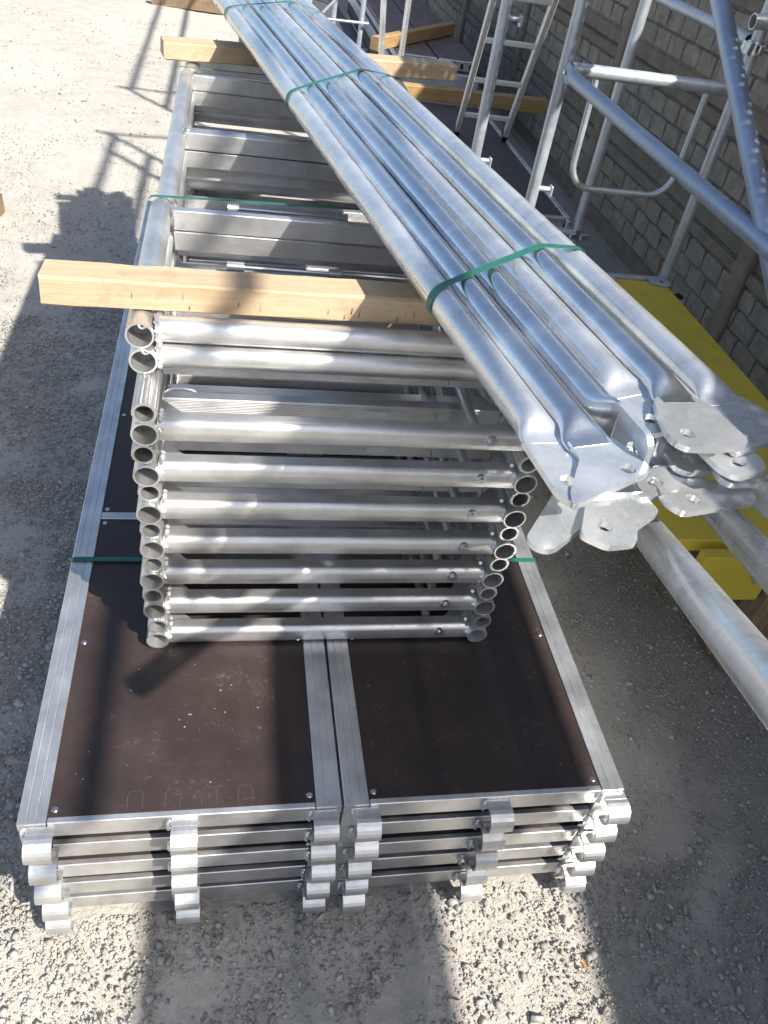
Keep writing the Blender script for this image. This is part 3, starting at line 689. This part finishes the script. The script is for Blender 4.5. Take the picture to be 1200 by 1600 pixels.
# ------------------------------------------------------------------ leaning poles at the right
def pole(label, a, b, r=.0242, name='steel_pole', mat=GALV, cat='steel tube', group=None, open_=True):
    a = Vector(a); b = Vector(b); T = thing(name, label, cat, a, (0, 0, 0), group)
    obj('tube', MB().tube((0, 0, 0), b-a, r, 26, ri=r-.0032 if open_ else None), mat, T); return T
d1 = Vector((-.266, -.875, .405)).normalized(); A1 = Vector((.995, .104, .699)); 
pole('thick galvanised pole leaning up from under the flattened tube ends to the right edge', A1-d1*2.70, A1+d1*.668, .0243)
d2 = Vector((-.32, -.867, .382)).normalized(); A2 = Vector((1.141, .076, .711))
pole('galvanised pole leaning on the yellow board, farther right of the thick one', A2-d2*1.56, A2+d2*.34, .0243)
d3 = Vector((-.30, -.87, .36)).normalized(); A3 = Vector((1.20, .17, .735))
pole('galvanised pole at the right edge behind the end plates', A3-d3*1.55, A3+d3*.26, .0243)

# ------------------------------------------------------------------ scaffold tower at the right
def frame_thing(label, y, xa, xc, top, rail=None, ubar=False, studs=(), group='standing scaffold frames'):
    T = thing('tower_frame', label, 'scaffold frame', (xa, y, G), (0, 0, 0), group)
    for x in (0, xc-xa):
        lg = obj('leg', MB().tube((x, 0, 0), (x, 0, top-G), .0242, 24, ri=.021), GALVD, T)
        obj('base_plate', MB().box((x-.07, -.07, 0.001), (x+.07, .07, .009), .002), GALVD, lg)
    if rail: obj('top_rail', MB().tube((.024, 0, rail-G), (xc-xa-.024, 0, rail-G), .0242, 22), GALVD, T)
    if ubar:
        x0, x1 = .135, xc-xa-.125; zt, zb, r = rail-G-.02, .437-G, .10; pts = [(x0, 0, zt)]
        pts += [(x0+.006, 0, zb+r)]+[(x0+.006+r-r*math.cos(R_(a)), 0, zb+r-r*math.sin(R_(a))) for a in range(15, 91, 15)]
        pts += [(x1-r-.006+r*math.sin(R_(a)), 0, zb+r-r*math.cos(R_(a))) for a in range(0, 91, 15)]+[(x1, 0, zt)]
        obj('hanging_bar', MB().path(pts, .0125, 14), GALVD, T)
    for (x, z) in studs:
        m_ = MB().tube((x+.02, 0, z-G), (x+.075, 0, z-G), .011, 12); m_.box((x+.070, -.016, z-G-.028), (x+.080, .016, z-G+.016), .003); obj('toggle_pin', m_, GALVD, T)
    return T
frame_thing('near standing scaffold frame with a curved bar hanging under its top rail', 2.45, 1.605, 2.335, 2.70, .868, True, [(0, .421), (0, 1.35)])
frame_thing('second standing scaffold frame by the near corner of the grey platform', 2.95, 1.479, 2.073, 1.75, .06, False, [(0, .36), (0, .93)])
frame_thing('scaffold frame behind the photographer carrying the high platform', -2.75, 1.605, 2.335, 2.70, 1.60)
frame_thing('far standing scaffold frame with guard rails beyond the grey platform', 9.0, 1.605, 2.335, 2.70, 1.60)
def flat_rail(label, a, b, r=.0242, mat=GALV_SKY, name='guard_rail'):
    a = Vector(a); b = Vector(b); T = thing(name, label, 'scaffold tube', a); d = (b-a).normalized(); L = (b-a).length
    M = d.to_track_quat('Y', 'Z').to_matrix().to_4x4(); n = 24; mb = MB()
    ks = [(0, 1.), (.03, 1.), (.05, .85), (.075, .5), (.10, .15), (.125, 0), (L-.125, 0), (L-.10, .15), (L-.075, .5), (L-.05, .85), (L-.03, 1), (L, 1)]
    def sec_(k): return [((r+(.0048-r)*k)*math.cos(2*math.pi*j/n), (r+(.036-r)*k)*math.sin(2*math.pi*j/n)) for j in range(n)]
    vs = [M @ Vector((x, y, z)) for y, k in ks for x, z in sec_(k)]
    mb.add(vs, [(i*n+j, i*n+(j+1) % n, (i+1)*n+(j+1) % n, (i+1)*n+j) for i in range(len(ks)-1) for j in range(n)], True)
    mb.add(vs[:n], [tuple(range(n))[::-1]]); mb.add(vs[-n:], [tuple(range(n))]); obj('tube', mb, mat, T)
    obj('rivet', MB().tube(M @ Vector((-.012, .02, 0)), M @ Vector((.012, .02, 0)), .008, 10), STEEL, T); return T
flat_rail('blue grey guard rail, sky reflection put into its colour, with flattened end running from the near frame towards the right edge', (1.600, 2.425, .862), (1.575, -2.70, .83))
flat_rail('steep diagonal brace of galvanised tube at the upper right', (1.607, 2.36, 1.800), (1.607, .10, .347), .0242, name='diagonal_brace')
pole('horizontal ledger from the near frame along the fence', (2.335, 2.50, 1.033), (2.335, 8.95, 1.05), .0242, 'ledger_tube', GALVD, 'scaffold tube')
st_ = pole('short bright tube stub with open end clamped at the upper right', (2.270, 2.42, 1.105), (2.62, 2.42, 1.125), .027, 'tube_stub', GALV, 'scaffold tube')
cl = thing('tube_coupler', 'steel coupler with red nut on the right leg of the near frame', 'coupler', (2.335, 2.45, 1.02))
m_ = MB().tube((0, 0, -.022), (0, 0, .022), .032, 24, ri=.0247); m_.box((-.012, -.060, -.018), (.012, -.030, .018), .004); obj('clamp_ring', m_, STEEL, cl)
m_ = MB().tube((-.01, -.05, 0), (.055, -.05, 0), .008, 8); m_.tube((.04, -.05, 0), (.052, -.05, 0), .013, 6); obj('bolt', m_, STEEL, cl)
obj('nut', MB().tube((.055, -.05, .0), (.075, -.05, 0), .014, 6), RED, cl)
m_ = MB().tube((-.05, -.03, -.02), (-.044, -.03, .02), .024, 16, ri=.014); obj('locking_ring', m_, STEEL, cl)
# high platform of perforated steel planks
HP = thing('high_platform', 'high platform of perforated steel planks on the scaffold tower, above the photo', 'scaffold platform', (1.575, -2.7, 1.66))
for k in range(2):
    x0 = k*.322; mb = MB(); Lp = 5.15; cell, hol = .0355, .010
    xs = [x0]+[x0+cell*(i+.5)+d for i in range(9) for d in (-hol/2, hol/2)]+[x0+.32]; nx = len(xs)-1
    ny_ = int(Lp/cell); yl = [0]+[cell*(i+.5)+d for i in range(ny_) for d in (-hol/2, hol/2)]+[Lp]; ny = len(yl)-1
    vs = [(x, y, z) for z in (.04, .036) for y in yl for x in xs]; o2 = (nx+1)*(ny+1); fs = []
    for j in range(ny):
        for i in range(nx):
            if j % 2 == 1 and i % 2 == 1: continue
            a = j*(nx+1)+i; fs += [(a, a+1, a+nx+2, a+nx+1), (o2+a+nx+1, o2+a+nx+2, o2+a+1, o2+a)]
    mb.add(vs, fs); mb.box((x0, 0, 0), (x0+.004, Lp, .0355), .001); mb.box((x0+.316, 0, 0), (x0+.32, Lp, .0355), .001); obj('plank', mb, GALVD, HP)
def long_rail(label, x, z, y0, y1, xe=None, ye=None):
    T = thing('top_guard_rail', label, 'scaffold tube', (x, y0, z), (0, 0, 0), 'high guard rails of the tower')
    obj('tube', MB().tube((0, 0, 0), (0, y1-y0, 0), .0242, 20), GALVD, T); return T
long_rail('upper high guard rail of the near tower bay, above the photo', 1.60, 2.66, -2.75, 2.80)
long_rail('lower high guard rail of the near tower bay, above the photo', 1.555, 2.20, -2.75, 2.82)
long_rail('upper high guard rail of the far tower bay, above the photo', 1.60, 2.66, 3.95, 9.0)
long_rail('lower high guard rail of the far tower bay, above the photo', 1.60, 2.20, 3.87, 9.0)
for y, lab in ((2.80, 'end guard frame of the near tower bay, above the photo'), (3.95, 'end guard frame of the far tower bay, above the photo')):
    T = thing('end_guard', lab, 'scaffold frame', (1.52, y, 1.66), (0, 0, 0), 'end guards of the tower')
    obj('top_bar', MB().tube((-.03, .03, 1.0), (.80, .03, 1.0), .019, 14), GALVD, T); obj('post', MB().tube((.05, 0, 0), (.05, 0, 1.03), .022, 14), GALVD, T); obj('post', MB().tube((.75, 0, 0), (.75, 0, 1.03), .022, 14), GALVD, T)

# ------------------------------------------------------------------ yellow board and its supports
Yb = thing('yellow_deck', 'yellow coated board with galvanised end fitting beside the fence', 'scaffold deck', (1.575, .60, .0))
obj('board', MB().box((0, .09, .035), (.735, 1.80, .080), .003), YEL, Yb)
obj('end_rail', MB().box((-.02, 1.803, .020), (.755, 1.835, .092), .003), GALVD, Yb)
m_ = MB().plate([(-.05, -.035), (.02, -.06), (.05, -.045), (.06, -.01), (.05, .03), (-.05, .03)], (.012, -.018), .012, .006, Matrix.Translation((.70, 1.80, .0865))); obj('corner_bracket', m_, GALVD, Yb)
m_ = MB().plate([(-.05, -.045), (.03, -.045), (.05, -.02), (.05, .03), (-.05, .03)], (0, -.012), .010, .006, Matrix.Translation((.44, 1.80, .0865))); obj('corner_bracket', m_, GALVD, Yb)
obj('latch', MB().path([(.745, 1.70, .07), (.775, 1.68, .065), (.79, 1.70, .06), (.78, 1.73, .06)], .008, 8), BLACK, Yb)
ch = MB()
for x, y in ((.30, 1.52), (.42, 1.25), (.55, 1.02), (.62, .75), (.25, .9), (.5, .45), (.38, 1.4)):
    ch.box((x, y, .0801), (x+.008+.006*random.random(), y+.012+.012*random.random(), .0806), .0001)
structure(obj('scuff_mark', ch, BLACK, Yb), 'stuff')
t1 = thing('yellow_toe_board', 'yellow board standing on edge under the flattened tube ends', 'board', (1.665, .62, -.095)); obj('board', MB().box((0, 0, 0), (.235, .040, .172), .003), YEL, t1)
obj('hanger', MB().prism([(.13, .17), (.185, .075), (.198, .09), (.185, .20)], 'y', -.010, -.002), GALVD, t1)
t1 = thing('wooden_post', 'split weathered wooden post between the yellow boards', 'post', (1.915, .60, G)); obj('post', MB().box((0, 0, 0), (.060, .08, .43), .004), WOODG, t1); obj('post_half', MB().box((.063, .005, 0), (.108, .082, .42), .004), WOODG, t1)
t1 = thing('yellow_toe_board', 'yellow board standing on edge at the right edge, right of the wooden post', 'board', (2.045, .58, -.36)); obj('board', MB().box((0, 0, 0), (.35, .035, .40), .003), YEL, t1)
t1 = thing('timber_sleeper', 'brown timber sleeper end on the gravel under the leaning pole', 'timber', (1.90, .66, G), (0, 0, R_(-12))); obj('timber', MB().box((0, 0, 0), (.40, .12, .055), .006), WOODG, t1)
t1 = thing('timber_sleeper', 'brown timber sleeper carrying the far end of the yellow board', 'timber', (1.60, 2.15, G), (0, 0, 0)); obj('timber', MB().box((0, 0, 0), (.70, .12, .435), .006), WOODG, t1)

# ------------------------------------------------------------------ grey platform, ladder, brown planks, poles behind
P = thing('scaffold_platform', 'dark grey anti slip platform with aluminium edge behind the bundle', 'scaffold platform', (1.43, 2.98, .02))
obj('top_board', MB().box((.03, .02, .085), (.575, 1.90, .100), .002), DGREY, P)
obj('edge_rail', MB().box((.577, 0, .02), (.605, 1.92, .106), .002), ALU, P); obj('edge_rail', MB().box((0, 0, .02), (.028, 1.92, .106), .002), ALU, P)
obj('end_rail', MB().box((.030, -.012, .010), (.575, .018, .104), .002), ALUX, P)
obj('claw', MB().box((.58, -.035, -.03), (.60, -.002, .10), .003), ALUB, P)
m_ = MB().tube((2.073, 2.95, .04), (2.073, 2.95, .085), .031, 20, ri=.0247); m_.box((2.03, 2.905, .045), (2.06, 2.925, .075), .004); m_.box((2.09, 2.915, .04), (2.13, 2.93, .07), .003)
tag(obj('tube_coupler', m_, STEEL), 'steel coupler on the leg by the grey platform corner', 'coupler')
lad = thing('aluminium_ladder', 'aluminium ladder leaning on the grey platform in front of the fence', 'ladder', (1.705, 4.19, .12))
dl = Vector((-.105, -.60, .78)).normalized(); Ll = 2.0
for x in (0, .30):
    mb = MB(); q = dl.to_track_quat('Z', 'Y').to_matrix().to_4x4(); mb.box((-.014, -.03, 0), (.014, .03, Ll), .003, Matrix.Translation((x, 0, .012)) @ q); s1 = obj('side_rail', mb, ALUL, lad)
    mb = MB(); mb.box((-.015, -.034, -.012), (.015, .034, .05), .004, Matrix.Translation((x, 0, .018)) @ q); obj('rubber_foot', mb, BLACK, s1)
for k in range(7):
    c = dl*(.17+.28*k); obj('rung', MB().box((.012, c.y-.014, c.z-.012+.012), (.288, c.y+.014, c.z+.024), .003, Matrix.Translation((c.x, 0, 0))), ALUL, lad)
for x0, w_, lab in ((1.60, .30, 'left brown steel ended plank under the slanting timber'), (1.915, .31, 'right brown steel ended plank under the slanting timber')):
    T = thing('brown_plank', lab, 'plank', (x0, 5.85, .13), (0, 0, 0), 'brown planks by the fence')
    obj('plank_top', MB().box((0, .03, .045), (w_, 3.4, .068), .003), PURP, T)
    mb = MB().box((0, 0, .0), (w_, .028, .066), .003); e = obj('end_fitting', mb, GALV, T)
    for k in range(4): obj('slot', MB().box((.03+k*.07, -.004, .012), (.055+k*.07, .001, .048), .002), BLACK, e)
    obj('side_rail', MB().box((.002, .03, 0), (.016, 3.4, .0445), .002), GALVD, T)
T = thing('plank_stack', 'dark stack of scaffold decks under the brown planks', 'scaffold deck', (1.58, 5.80, G))
for k in range(5): obj('deck_edge', MB().box((0, .02*(k % 2), .006+k*.104), (.66, 3.2, .10+k*.104), .006), DGREY if k % 2 else GALVD, T)
for x, y, top, lab in ((1.405, 5.4, 1.3, 'left thin upright pole behind the far timber'), (1.527, 5.4, 1.35, 'right thin upright pole behind the far timber')):
    pole(lab, (x+(.05 if x < 1.5 else .01), y, G), (x-(.10 if x < 1.5 else -.01), y, top), .020, 'upright_pole', GALV, 'scaffold tube', 'upright poles behind the timber')
# dark frames and decks stored further back
T = thing('frame_stack', 'dark stored scaffold frames standing behind the tube bundle', 'scaffold frame', (.75, 6.6, G))
for x in (.0, .22, .43, .66): obj('upright', MB().tube((x, .1*(x > .3), 0), (x+.02, .1*(x > .3), 1.35), .02, 12), GALVD, T)
for z in (.35, .62, .88, 1.12): obj('crossbar', MB().tube((-.05, .02, z), (.72, .05, z+.01), .011, 10), GALVD, T)
obj('brace', MB().tube((0, .03, .3), (.66, .06, 1.0), .012, 10), GALVD, T)
for k in range(3):
    T = thing('stored_deck', ['lowest', 'middle', 'upper'][k]+' dark deck of the pile stored behind the tube bundle', 'scaffold deck', (.62+.05*k, 7.0+.1*k, G+.002+.12*k), (0, 0, R_(-4+3*k)), 'dark decks stored at the back')
    obj('board', MB().box((0, 0, .02), (.85, 2.2, .09), .004), DGREY, T); obj('edge_rail', MB().box((-.004, -.02, 0), (.854, -.002, .1), .003), GALVD, T)

# ------------------------------------------------------------------ small leaves on the gravel
def leaf(label, px, py, r, mat, rz):
    T = MB(); v = [(0, -1, 0), (.28, -.4, .12), (.3, .2, .15), (0, 1, .05), (-.3, .2, .2), (-.28, -.4, .1), (0, -.3, .02), (0, .3, .03)]
    T.add([(x*r, y*r, z*r) for x, y, z in v], [(0, 1, 6), (1, 2, 7, 6), (2, 3, 7), (3, 4, 7), (4, 5, 6, 7), (5, 0, 6)]); o = obj('fallen_leaf', T, mat, None, (px, py, G+.012), (.1, .2, rz)); tag(o, label, 'leaf', 'fallen leaves')
leaf('small orange brown leaf in the sunlit gravel before the right deck stack', .875, -.145, .012, LEAFB, .8)
leaf('orange brown leaf on the sunlit gravel near the shadow edge', 1.17, -.20, .014, LEAFB, .1)
leaf('brown leaf on the shaded gravel between the stacks and the bottom edge', .86, -.24, .012, LEAFB, 1.4)
leaf('yellow leaf at the bottom edge of the photo', .66, -.275, .016, LEAFY, 1.1)
leaf('brown leaf on the dark gravel right of the deck stack', 1.42, .42, .012, LEAFB, 2.)
